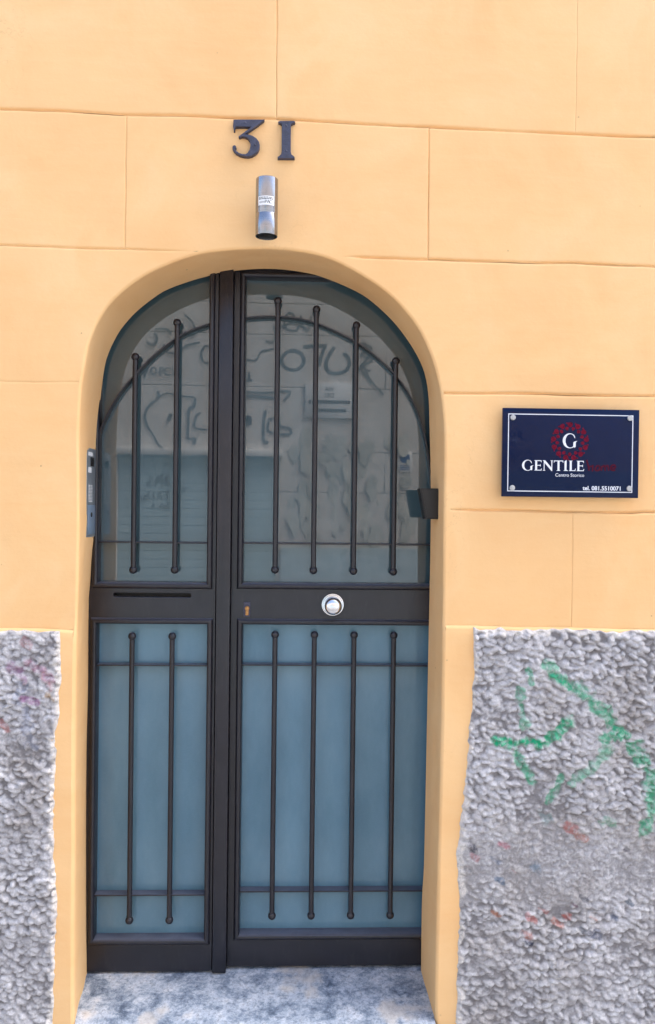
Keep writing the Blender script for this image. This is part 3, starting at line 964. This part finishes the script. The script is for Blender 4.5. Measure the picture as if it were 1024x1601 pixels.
num = thing('house_number', 'black iron house number 1 with serifs, right of the flat topped 3', 'house number', (cq(768, 570)[0], 0.0, cq(768, 570)[1]), 'iron house numerals over the door')
obj('numeral', plate([[cq(*p) for p in one]], YN, 0.020, 0.0015), M_IRON, num)
for a, b in ((768, 168), (768, 480)):
    x, z = cq(a, b); obj('screw_head', lathe([(0.0032, YN), (0.0030, YN - .0016), (0.0016, YN - .0026), (1e-6, YN - .0028)], 'y', (x, 0, z), 12), M_IRON, num)

# ------------------------------------------------------------------ wall lamp: steel tube with a lens in its lower end
LY, LR = -0.085, 0.0352
lx, lzt = P(417.5, 281, LY); lzb = PZ(415.5, 370, LY)
lamp = thing('wall_lamp', 'brushed steel cylinder lamp with a white sticker above the arch', 'wall lamp', (lx, 0, lzb))
body = obj('lamp_tube', lathe([(LR - .004, lzb + .012), (LR - .003, lzb), (LR - .0008, lzb), (LR, lzb + .001), (LR, lzb + .0665), (LR - .0003, lzb + .067), (LR - .0003, lzb + .0676), (LR, lzb + .068), (LR, lzt - .001), (LR - .001, lzt), (LR - .010, lzt - .0005), (1e-6, lzt - .0005)], 'z', (lx, LY, 0), 56), M_STEEL, lamp)
obj('lamp_lens', lathe([(LR - .0035, lzb + .004), (LR - .006, lzb + .0035), (1e-6, lzb + .003)], 'z', (lx, LY, 0), 40), M_BLACK, lamp)
obj('mounting_plate', join(box(lx - .022, lx + .022, -0.012, 0.0, (lzb + lzt) / 2 - .045, (lzb + lzt) / 2 + .045, 0.002), box(lx - .014, lx + .014, LY + .03, -0.012, (lzb + lzt) / 2 - .03, (lzb + lzt) / 2 + .03, 0.002)), M_STEEL, lamp)
sz0, sz1 = PZ(417, 326.5, LY), PZ(417, 312.5, LY)


def curved(z0, z1, a0, a1, r, n=14):
    vs, fs = [], []
    for i in range(n + 1):
        a = math.radians(a0 + (a1 - a0) * i / n)
        for z in (z0, z1): vs.append((lx + r * math.sin(a), LY - r * math.cos(a), z))
    for i in range(n): fs.append((2 * i, 2 * i + 2, 2 * i + 3, 2 * i + 1))
    return mesh(vs, fs)


st = obj('sticker', curved(sz0, sz1, -45, 42, LR + .0004), M_PAPER, lamp, 'white paper sticker with small dark print')
hh = sz1 - sz0
bits = []
for row, (f0, f1) in enumerate(((.80, .88), (.62, .74))):
    a = -40.0
    while a < 36:
        w = rnd.uniform(3, 9)
        bits.append(curved(sz0 + hh * f0, sz0 + hh * f1, a, min(38, a + w), LR + .0007, 3)); a += w + rnd.uniform(1.5, 4)
for txt_a, kind in ((-8, 'P'), (3, 'A'), (14, 'C')):
    tm = text_mesh(kind, hh * .5, lx + LR * math.radians(txt_a), sz0 + hh * .18, LY - LR - .0007)
    tm.transform(Matrix.Identity(4))
    for v in tm.vertices:
        a = (v.co.x - lx) / LR; dpt = LR + .0008
        v.co.x, v.co.y = lx + dpt * math.sin(a), LY - dpt * math.cos(a)
    bits.append(tm)
a = -36.0
while a < -10:
    bits.append(curved(sz0 + hh * .22, sz0 + hh * .40, a, a + 2.0, LR + .0007, 2)); a += 5
obj('sticker_print', join(*bits), M_INK, st)

# ------------------------------------------------------------------ name plate
YS = -0.034
s_ = lambda px, py: P(px, py, YS)
sx0, sx1, sz0, sz1 = PX(785.3, 708, YS), PX(998.8, 708, YS), PZ(892, 777.5, YS), PZ(892, 639.2, YS)
sign = thing('name_plate', 'navy blue plaque reading GENTILE on four bolts right of the door', 'sign', ((sx0 + sx1) / 2, 0, sz0))
obj('backing_sheet', box(sx0 + .0005, sx1 - .0005, YS + .0085, YS + .0125, sz0 + .0005, sz1 - .0005, .0006, 1), simple('blue_backing', (0.02, 0.05, 0.16), 0.3), sign)
obj('acrylic_sheet', box(sx0, sx1, YS, YS + .008, sz0, sz1, .0010, 2), M_NAVY, sign)
bx0, bx1, bz0, bz1 = PX(793.8, 708, YS), PX(989.3, 708, YS), PZ(892, 769.3, YS), PZ(892, 648, YS)
obj('border_line', plate([rect(bx0, bx1, bz0, bz1), rect(bx0 + .0028, bx1 - .0028, bz0 + .0028, bz1 - .0028)], YS - .0004, .0003), M_PRINT, sign)
for px, py in ((801.8, 652.8), (984.6, 654), (800.6, 762.8), (983.4, 763.8)):
    x, z = s_(px, py)
    obj('bolt', lathe([(.0092, YS), (.0092, YS - .003), (.0082, YS - .0045), (.003, YS - .0052), (1e-6, YS - .0053)], 'y', (x, 0, z), 24), M_BOLT, sign)
    obj('spacer', lathe([(.007, 0.002), (.007, YS + .012)], 'y', (x, 0, z), 16), M_BOLT, sign)


def glyph(ch):
    """flared roman capitals on a unit cap height; returns (outline, advance)"""
    if ch == 'G':
        out = []
        for k in range(41):
            a = math.radians(52 + (302 - 52) * k / 40); out.append((0.50 + .50 * math.cos(a), 0.5 + .53 * math.sin(a)))
        out += [(.86, .02), (.93, .08), (.93, .36), (.95, .42), (1.05, .50), (.90, .475), (.80, .44), (.755, .37), (.755, .09)]
        for k in range(41):
            a = math.radians(300 - (300 - 62) * k / 40); out.append((0.545 + .345 * math.cos(a), 0.5 + .475 * math.sin(a)))
        out += [(.775, .84), (.84, .70), (.875, .68), (.87, .80)]
        return [out], 1.10
    if ch == 'E':
        return [[(.02, 0), (.66, 0), (.70, .20), (.665, .21), (.60, .085), (.56, .075), (.27, .075), (.27, .475), (.50, .475), (.545, .44), (.555, .39), (.585, .39), (.585, .63), (.555, .63), (.545, .575), (.50, .545), (.27, .545), (.27, .925),
                  (.55, .925), (.59, .905), (.635, .80), (.665, .80), (.65, 1.0), (.02, 1.0), (.02, .975), (.09, .93), (.09, .07), (.02, .025)]], .78
    if ch == 'N':
        return [[(.0, 0), (.24, 0), (.24, .025), (.16, .07), (.16, .76), (.80, -.03), (.86, -.03), (.86, .93), (.93, .975), (.93, 1.0), (.70, 1.0), (.70, .975), (.78, .93), (.78, .30), (.22, 1.0), (.0, 1.0), (.0, .975), (.09, .91), (.09, .07), (.0, .025)]], 1.0
    if ch == 'T':
        return [[(.26, 0), (.60, 0), (.60, .025), (.52, .07), (.52, .925), (.74, .925), (.80, .90), (.83, .78), (.86, .78), (.85, 1.0), (.01, 1.0), (.0, .78), (.03, .78), (.06, .90), (.12, .925), (.34, .925), (.34, .07), (.26, .025)]], .90
    if ch == 'I':
        return [[(.0, .0), (.40, .0), (.40, .03), (.28, .08), (.255, .14), (.255, 1.06), (.075, .93), (.075, .08), (.0, .025)]], .46
    if ch == 'L':
        return [[(.02, 0), (.60, 0), (.645, .24), (.61, .24), (.55, .10), (.50, .075), (.27, .075), (.27, .93), (.34, .975), (.34, 1.0), (.02, 1.0), (.02, .975), (.09, .93), (.09, .07), (.02, .025)]], .70


def letters(word, px0, px1, py_top, py_bot):
    adv = sum(glyph(c)[1] for c in word)
    x, zb = s_(px0, py_bot); cap = PZ(px0, py_top, YS) - zb
    w = (PX(px1, py_bot, YS) - x) / adv
    for c in word:
        g, a = glyph(c)
        obj('letter', plate([[(x + u * w, zb + v * cap) for u, v in o_] for o_ in g], YS - .0004, .0003), M_PRINT, sign)
        x += a * w


letters('GENTILE', 816, 914.5, 719.2, 735.3)
x0, z0 = s_(879.5, 700); cap = PZ(880, 678, YS) - z0; w = (PX(902.6, 700, YS) - x0) / 1.05
obj('emblem_letter', plate([[(x0 + u * w, z0 + v * cap) for u, v in o_] for o_ in glyph('G')[0]], YS - .0006, .0003), M_PRINT, sign)
tw = PX(912.8, 745, YS) - PX(867.8, 745, YS)
obj('lettering', text_mesh('Centro Storico', (PZ(890, 740, YS) - PZ(890, 745.3, YS)) / .72, PX(867.8, 745, YS), PZ(890, 745.3, YS), YS - .0004, width=tw), M_PRINT, sign)
tw = PX(970.3, 766, YS) - PX(911, 766, YS)
obj('lettering', text_mesh('tel. 081.5510071', (PZ(940, 760, YS) - PZ(940, 766.6, YS)) / .72, PX(911, 766, YS), PZ(940, 766.6, YS), YS - .0004, bold=.022, width=tw), M_PRINT, sign)
# red emblem: rings of small petals about the initial
ex_, ez_ = s_(891, 690)
u_ = (PX(992, 690, YS) - PX(892, 690, YS)) / 100
pet = []
for ringr, n, ln, wd, ph in ((25.0, 13, 4.6, 4.0, 0), (19.5, 13, 3.4, 2.6, .5), (28.3, 26, 1.3, 1.3, .25)):
    for k in range(n):
        a = 2 * math.pi * (k + ph) / n
        pts = []
        for j in range(10):
            b = 2 * math.pi * j / 10
            r_ = ringr + ln * math.cos(b) * (1.0 if math.cos(b) > 0 else .8); tt = wd * math.sin(b) * (1 + .4 * math.cos(b))
            pts.append((ex_ + u_ * (r_ * math.sin(a) + tt * math.cos(a)), ez_ + u_ * (r_ * math.cos(a) - tt * math.sin(a))))
        pet.append(plate([pts], YS - .00035 - .00001 * k, .0002))
obj('emblem_ring', join(*pet), M_RED, sign, 'ring of small red petals')
# the red script word after the name
word_px = [[(917, 719), (919, 726), (921, 736)], [(927, 727), (926, 737)], [(920.5, 730.5), (924, 729), (927, 729.5)], [(930, 734), (933, 728.5), (937, 729), (937, 734), (933, 736), (930, 734)],
           [(940, 736), (941, 728.5)], [(941, 730), (945, 728), (946, 736)], [(946, 730), (950, 728), (951.5, 736)], [(955, 732), (962, 731), (961, 727.5), (957, 727.5), (954.5, 731), (956, 735), (962, 735)]]
obj('lettering', join(*[ribbon([tuple(q) for q in catmull([s_(*p) for p in st_], 14)], .0052, YS - .0005 - .00002 * i) for i, st_ in enumerate(word_px)]), M_DIMRED, sign, 'dim red script word')

# ------------------------------------------------------------------ intercom on the left reveal
iy0, iy1 = 0.100, 0.214
iz1, iz0 = PZ(140, 701, .15), PZ(140, 839, .16)
ixs = -0.7225
inter = thing('intercom_panel', 'slim grey metal intercom panel on the left reveal beside the door', 'intercom', (ixs, (iy0 + iy1) / 2, iz0))
obj('back_box', box(ixs - .03, ixs - .003, iy0 - .002, iy1 + .002, iz0 - .002, iz1 + .002, .001), M_WHITE, inter)
obj('front_plate', box(ixs - .003, ixs, iy0, iy1, iz0, iz1, .001), M_ALU, inter)
hI = iz1 - iz0
cb = obj('camera_window', box(ixs, ixs + .0025, iy0 + .045, iy0 + .085, iz1 - hI * .20, iz1 - hI * .10, .0008), M_BLACK, inter)
obj('camera_lens', lathe([(.010, ixs + .002), (.010, ixs + .005), (.006, ixs + .0065), (1e-6, ixs + .0068)], 'x', (0, iy0 + .065, iz1 - hI * .15), 20), M_BLACK, cb)
obj('name_card', box(ixs, ixs + .0012, iy0 + .018, iy0 + .070, iz1 - hI * .085, iz1 - hI * .045), M_PAPER, inter)
obj('name_card', box(ixs, ixs + .0012, iy0 + .018, iy0 + .056, iz1 - hI * .275, iz1 - hI * .215), M_PAPER, inter)
for k in range(12):
    z = iz1 - hI * (.42 + .0165 * k)
    obj('speaker_slat', box(ixs, ixs + .0022, iy0 + .022, iy0 + .068, z - .0012, z + .0012, .0004, 1), M_WHITE, inter)
obj('card_reader', box(ixs, ixs + .003, iy0 + .012, iy1 - .008, iz0 + hI * .03, iz0 + hI * .36, .0012), simple('blue_grey_reader', (.22, .30, .40), .3, .3), inter)
obj('call_button', lathe([(.008, ixs + .003), (.008, ixs + .0055), (1e-6, ixs + .006)], 'x', (0, iy0 + .05, iz0 + hI * .25), 16), M_BLACK, inter)

# ------------------------------------------------------------------ black wedge box on the right reveal
wy0, wy1 = 0.10, 0.165
wz1, wz0 = PZ(670, 763.5, wy0), PZ(670, 811.5, wy0)
wr = PX(684.5, 790, wy0) + .012
wt, wb = PX(656.5, 763, wy0), PX(664.5, 812, wy0)
wedge = thing('wall_box', 'small black wedge shaped box fixed on the right reveal beside the door', 'wall box', (wr, wy0, wz0))
vs = [(wb, wy0, wz0), (wr, wy0, wz0), (wr, wy0, wz1), (wt, wy0, wz1), (wb, wy1, wz0), (wr, wy1, wz0), (wr, wy1, wz1), (wt, wy1, wz1)]
me = mesh(vs, [(0, 1, 2, 3), (5, 4, 7, 6), (4, 0, 3, 7), (1, 5, 6, 2), (3, 2, 6, 7), (4, 5, 1, 0)])
bm = bmesh.new(); bm.from_mesh(me); bmesh.ops.bevel(bm, geom=bm.edges[:], offset=.0015, segments=2, affect='EDGES'); bm.to_mesh(me); bm.free()
obj('box_body', finish(me), M_BLACK, wedge)
ins_ = .005
vs = [(wb + ins_ * 1.4, wy0 - .0015, wz0 + ins_), (wr - ins_, wy0 - .0015, wz0 + ins_), (wr - ins_, wy0 - .0015, wz1 - ins_), (wt + ins_ * 1.6, wy0 - .0015, wz1 - ins_)]
vs += [(x, wy0 + .001, z) for x, _, z in vs]
obj('face_plate', mesh(vs, [(0, 1, 2, 3), (5, 4, 7, 6), (4, 0, 3, 7), (1, 5, 6, 2), (3, 2, 6, 7), (4, 5, 1, 0)], 20), simple('black_gloss', (.004, .004, .005), .4), wedge)

# ------------------------------------------------------------------ across the street: what the glass and the plaque mirror
KD = 2 * (YR + GD) - CAMY - OPP                          # light path from the lens by way of the glass to that wall


def O(px, py):
    d = RM @ np.array([(px - PW / 2) / FPX, (py - PH / 2) / FPX, 1.0])
    return (d[0] / d[2] * KD, EZ - d[1] / d[2] * KD)


M_OPP = stucco_mat('beige_stucco_paint', (0.74, 0.70, 0.66), (0.80, 0.77, 0.74), (0.66, 0.61, 0.57))
OPP_H = 4.9
opp = thing('opposite_wall', 'beige stucco wall across the street, mirrored in the door glass', 'wall', (0, OPP, 0))
obj('wall_core', box(-14, 14, OPP - .6, OPP - .02, 0, OPP_H), M_OPP, opp)
zrows = [0, O(480, 770)[1], O(480, 707)[1], O(480, 607)[1], O(480, 524)[1], O(480, 476)[1], OPP_H]
gx0, gx1 = O(186, 715)[0], O(432, 715)[0]
for r, (za, zb_) in enumerate(zip(zrows[:-1], zrows[1:])):
    xs = [-14, -7, -3.6, O(604, 500)[0] - .35, 4.6, 14]
    if r % 2: xs = [x + .35 if abs(x) < 13 else x for x in xs]
    if r < 2: xs = [x for x in xs if x < gx0 - .2] + [gx0, gx1] + [x for x in xs if x > gx1 + .2]
    for a, b in zip(xs[:-1], xs[1:]):
        if r < 2 and abs(a - gx0) < .01: continue
        obj('stucco_block', box(a + .002, b - .002, OPP - .03, OPP, za + .003, zb_ - .003, .006, 1), M_OPP, opp)
M_SHUT = simple('blue_grey_shutter', (.50, .65, .73), .5, var=.06, vs=4)
gz = zrows[2]
sh = obj('garage_shutter', box(gx0, gx1, OPP - .018, OPP - .012, 0, gz - .05), M_SHUT, opp, 'pale blue roller shutter with scribbled writing')
for k in range(24):
    z = 0.04 + k * (gz - .12) / 24
    obj('shutter_slat', box(gx0 + .01, gx1 - .01, OPP - .012, OPP - .006, z, z + (gz - .12) / 24 - .006, .003, 1), M_SHUT, sh)
obj('lintel_ledge', box(gx0 - .02, gx1 + .08, OPP, OPP + .10, gz - .06, gz + .01, .006), M_WHITE, opp)
M_SPRAY = simple('grey_spray_paint', (.19, .20, .21), .7, var=.35, vs=8)
M_FADE = simple('faded_stain', (.60, .59, .54), .8, var=.25, vs=5)
cr3 = lambda a, b: (150 + a * .2375, 480 + b * .2375)    # measured in two enlarged views of the panes
cr4 = lambda a, b: (370 + a * .30273, 430 + b * .30273)
el = lambda cx, cy, rx, ry, a0=0, a1=360, n=26: [(cx + rx * math.cos(math.radians(a0 + (a1 - a0) * k / n)), cy + ry * math.sin(math.radians(a0 + (a1 - a0) * k / n))) for k in range(n + 1)]
strokes = [  # (view, width in that view's pixels, points)
    (cr4, 18, el(290, 440, 58, 50)), (cr4, 18, [(345, 372), (400, 366), (465, 366)]), (cr4, 16, [(455, 370), (440, 410), (425, 470)]), (cr4, 12, [(418, 425), (440, 432)]),
    (cr4, 18, [(505, 372), (470, 430), (462, 470), (480, 500), (520, 508), (560, 496), (582, 460), (575, 425), (552, 405)]),
    (cr4, 9, [(50, 435), (95, 440), (125, 395), (160, 388), (195, 378)]), (cr4, 9, [(150, 340), (185, 345), (205, 310), (190, 260)]),
    (cr4, 8, [(240, 280), (262, 200), (300, 220), (250, 270), (310, 285), (330, 215), (345, 270), (370, 285), (385, 215)]), (cr4, 8, [(230, 265), (290, 250), (360, 275)]),
    (cr4, 11, [(45, 545), (80, 545)]), (cr4, 10, [(62, 500), (66, 548)]), (cr4, 10, [(45, 606), (150, 612), (275, 605), (240, 655)]), (cr4, 14, [(50, 628), (120, 632), (200, 640)]),
    (cr4, 14, [(150, 700), (140, 780), (142, 860), (165, 865)]), (cr4, 12, [(165, 760), (170, 810), (270, 825), (275, 795), (225, 780), (215, 740), (165, 745)]), (cr4, 28, [(45, 745), (62, 740), (65, 775)]),
    (cr4, 9, [(640, 350), (700, 380), (640, 410), (700, 440), (650, 470), (690, 500)]), (cr4, 9, [(660, 345), (680, 420), (640, 480), (700, 560)]), (cr4, 9, [(600, 520), (650, 470), (690, 540), (760, 620)]),
    (cr3, 14, [(410, 560), (415, 600), (370, 640), (335, 690), (330, 740), (350, 800), (385, 850), (415, 910), (460, 950)]), (cr3, 10, [(415, 600), (470, 575), (560, 590), (650, 600)]), (cr3, 50, [(478, 725), (500, 735)]),
    (cr3, 16, [(655, 600), (650, 660), (618, 670), (612, 760), (612, 865), (655, 870), (650, 910)]), (cr3, 13, [(690, 700), (660, 730), (655, 800), (735, 815)]),
    (cr3, 14, el(375, 215, 35, 40, -60, 150)), (cr3, 14, [(455, 250), (470, 300), (520, 310), (560, 295), (600, 260), (690, 240)]), (cr3, 14, el(735, 320, 35, 55, 60, 300)), (cr3, 12, [(590, 60), (640, 110), (660, 180), (620, 200)]),
    (cr3, 12, [(400, 150), (480, 155), (500, 190)]),
    (cr3, 9, [(300, 440), (330, 410), (325, 470), (350, 410)]), (cr3, 9, el(385, 430, 18, 22)), (cr3, 9, [(430, 460), (430, 410), (455, 415), (440, 435)]), (cr3, 9, el(480, 432, 20, 24, 40, 330)), (cr3, 8, [(510, 400), (515, 460)]),
    (cr3, 8, [(355, 1118), (375, 1125), (350, 1165), (385, 1172)]), (cr3, 8, [(400, 1175), (405, 1122), (425, 1130), (405, 1150)]), (cr3, 8, [(440, 1095), (440, 1175)]), (cr3, 8, [(465, 1110), (462, 1172)]), (cr3, 8, [(490, 1115), (466, 1140), (492, 1172)]),
    (cr3, 7, [(300, 1245), (310, 1270), (330, 1240), (325, 1285)]), (cr3, 7, [(360, 1215), (345, 1240), (365, 1265)]), (cr3, 7, [(385, 1215), (385, 1262)]), (cr3, 7, [(410, 1262), (425, 1215), (440, 1262)]), (cr3, 7, [(455, 1215), (495, 1212)]), (cr3, 7, [(475, 1215), (475, 1262)]),
    (cr3, 7, [(395, 1295), (370, 1310), (395, 1328)]), (cr3, 7, [(420, 1328), (440, 1295), (460, 1328)]), (cr3, 7, [(470, 1290), (495, 1290), (470, 1310), (495, 1328)]), (cr3, 7, [(565, 1195), (600, 1190), (570, 1215)]),
]
gr = []
for i, (cv, wpx, pts) in enumerate(strokes):
    w = wpx * (.2375 if cv is cr3 else .30273) / FPX * KD
    pp = [O(*cv(*p)) for p in pts]
    if len(pp) > 2: pp = [tuple(q_) for q_ in catmull(pp, 6 * len(pp))]
    yy = OPP + .002 + .0006 * i
    if cv is cr3 and pts[0][1] > 1080: yy = OPP - .0045 + .0003 * i
    gr.append(ribbon(pp, w, yy, face=1))
obj('graffiti', join(*gr), M_SPRAY, opp, 'dark spray painted graffiti')
bl = []
r2 = random.Random(5)
for k in range(70):                                       # ragged remains of torn posters
    px, py = r2.uniform(455, 640), r2.uniform(690, 850)
    c = O(px, py); n = 11; rr = r2.uniform(.03, .17)
    pts = [(c[0] + rr * r2.uniform(.5, 1.1) * math.cos(2 * math.pi * j / n) * .6, c[1] + rr * r2.uniform(.6, 1.2) * math.sin(2 * math.pi * j / n)) for j in range(n)]
    m_ = bpy.data.meshes.new('m'); m_.from_pydata([(a, OPP + .001 + .0004 * k, b) for a, b in pts], [], [tuple(range(n))[::-1]]); bl.append(m_)
obj('torn_poster', join(*bl), M_FADE, opp, 'remains of torn posters')
# marble street plaque
px0, pz0 = O(477, 653); px1, pz1 = O(553, 601)
plq = thing('street_plaque', 'white marble street name plaque on the wall across the street', 'plaque', ((px0 + px1) / 2, OPP, pz0))
M_MARB = simple('white_marble', (.80, .82, .84), .4, var=.05, vs=9)
obj('marble_slab', box(px0, px1, OPP + .002, OPP + .03, pz0, pz1, .003), M_MARB, plq)
for f, wd in ((.76, 'VIA'), (.58, 'DEI')):
    tm = text_mesh(wd, (pz1 - pz0) * .19, 0, 0, 0, 'CENTER')
    tm.transform(Matrix(((-1, 0, 0, (px0 + px1) / 2), (0, -1, 0, OPP + .0305), (0, 0, 1, pz0 + (pz1 - pz0) * f), (0, 0, 0, 1))))
    obj('lettering', tm, M_INK, plq)
for k, (f, wf) in enumerate(((.40, .86), (.16, .70))):
    hgt = (pz1 - pz0) * .10; w_ = (px1 - px0) * wf
    n = max(2, int(w_ / .03))
    for j in range(1):
        segs = [box((px0 + px1) / 2 - w_ / 2 + w_ * i_ / n + .003, (px0 + px1) / 2 - w_ / 2 + w_ * (i_ + 1) / n - .006, OPP + .03, OPP + .0312, pz0 + (pz1 - pz0) * f, pz0 + (pz1 - pz0) * f + hgt) for i_ in range(n)]
        obj('lettering', join(*segs), M_INK, plq)
# small no-parking signs
M_SB = simple('sign_blue', (.03, .06, .25), .4)
KS = 2 * YS - CAMY - OPP
for cx, cz, hw, hh_, lab in ((O(633, 722)[0], O(633, 722)[1], .082, .118, 'small white no-parking sign across the street, right of the street plaque'),
                             (PX(941, 706, YS) * KS / (YS - CAMY), EZ + (PZ(941, 706, YS) - EZ) * KS / (YS - CAMY), .095, .145, 'small white no-parking sign across the street, mirrored in the navy plaque')):
    ns = thing('no_parking_sign', lab, 'sign', (cx, OPP, cz - hh_), 'no-parking signs across the street')
    obj('sign_plate', box(cx - hw, cx + hw, OPP + .002, OPP + .008, cz - hh_, cz + hh_, .001), M_PAPER, ns)
    obj('sign_disc', lathe([(hw * .72, OPP + .008), (hw * .72, OPP + .0095), (1e-6, OPP + .0096)], 'y', (cx, 0, cz + hh_ * .35), 28), M_SB, ns)
    obj('sign_text', join(*[box(cx - hw * .7, cx + hw * .7, OPP + .008, OPP + .009, cz - hh_ * f, cz - hh_ * (f - .09)) for f in (.45, .63, .81)]), M_SB, ns)

# added blue-grey band, tints the panes' reflection, each side of the shutter
M_BASE = simple('added_blue_grey', (.55, .67, .75), .8, var=.15, vs=12, bmp=.5)
zb_ = O(480, 856)[1]
for a, b in ((-14, gx0 - .06), (gx1 + .06, 14)):
    obj('added_base_band', box(a, b, OPP + .0005, OPP + .028, 0.002, zb_, .006, 1), M_BASE, opp)
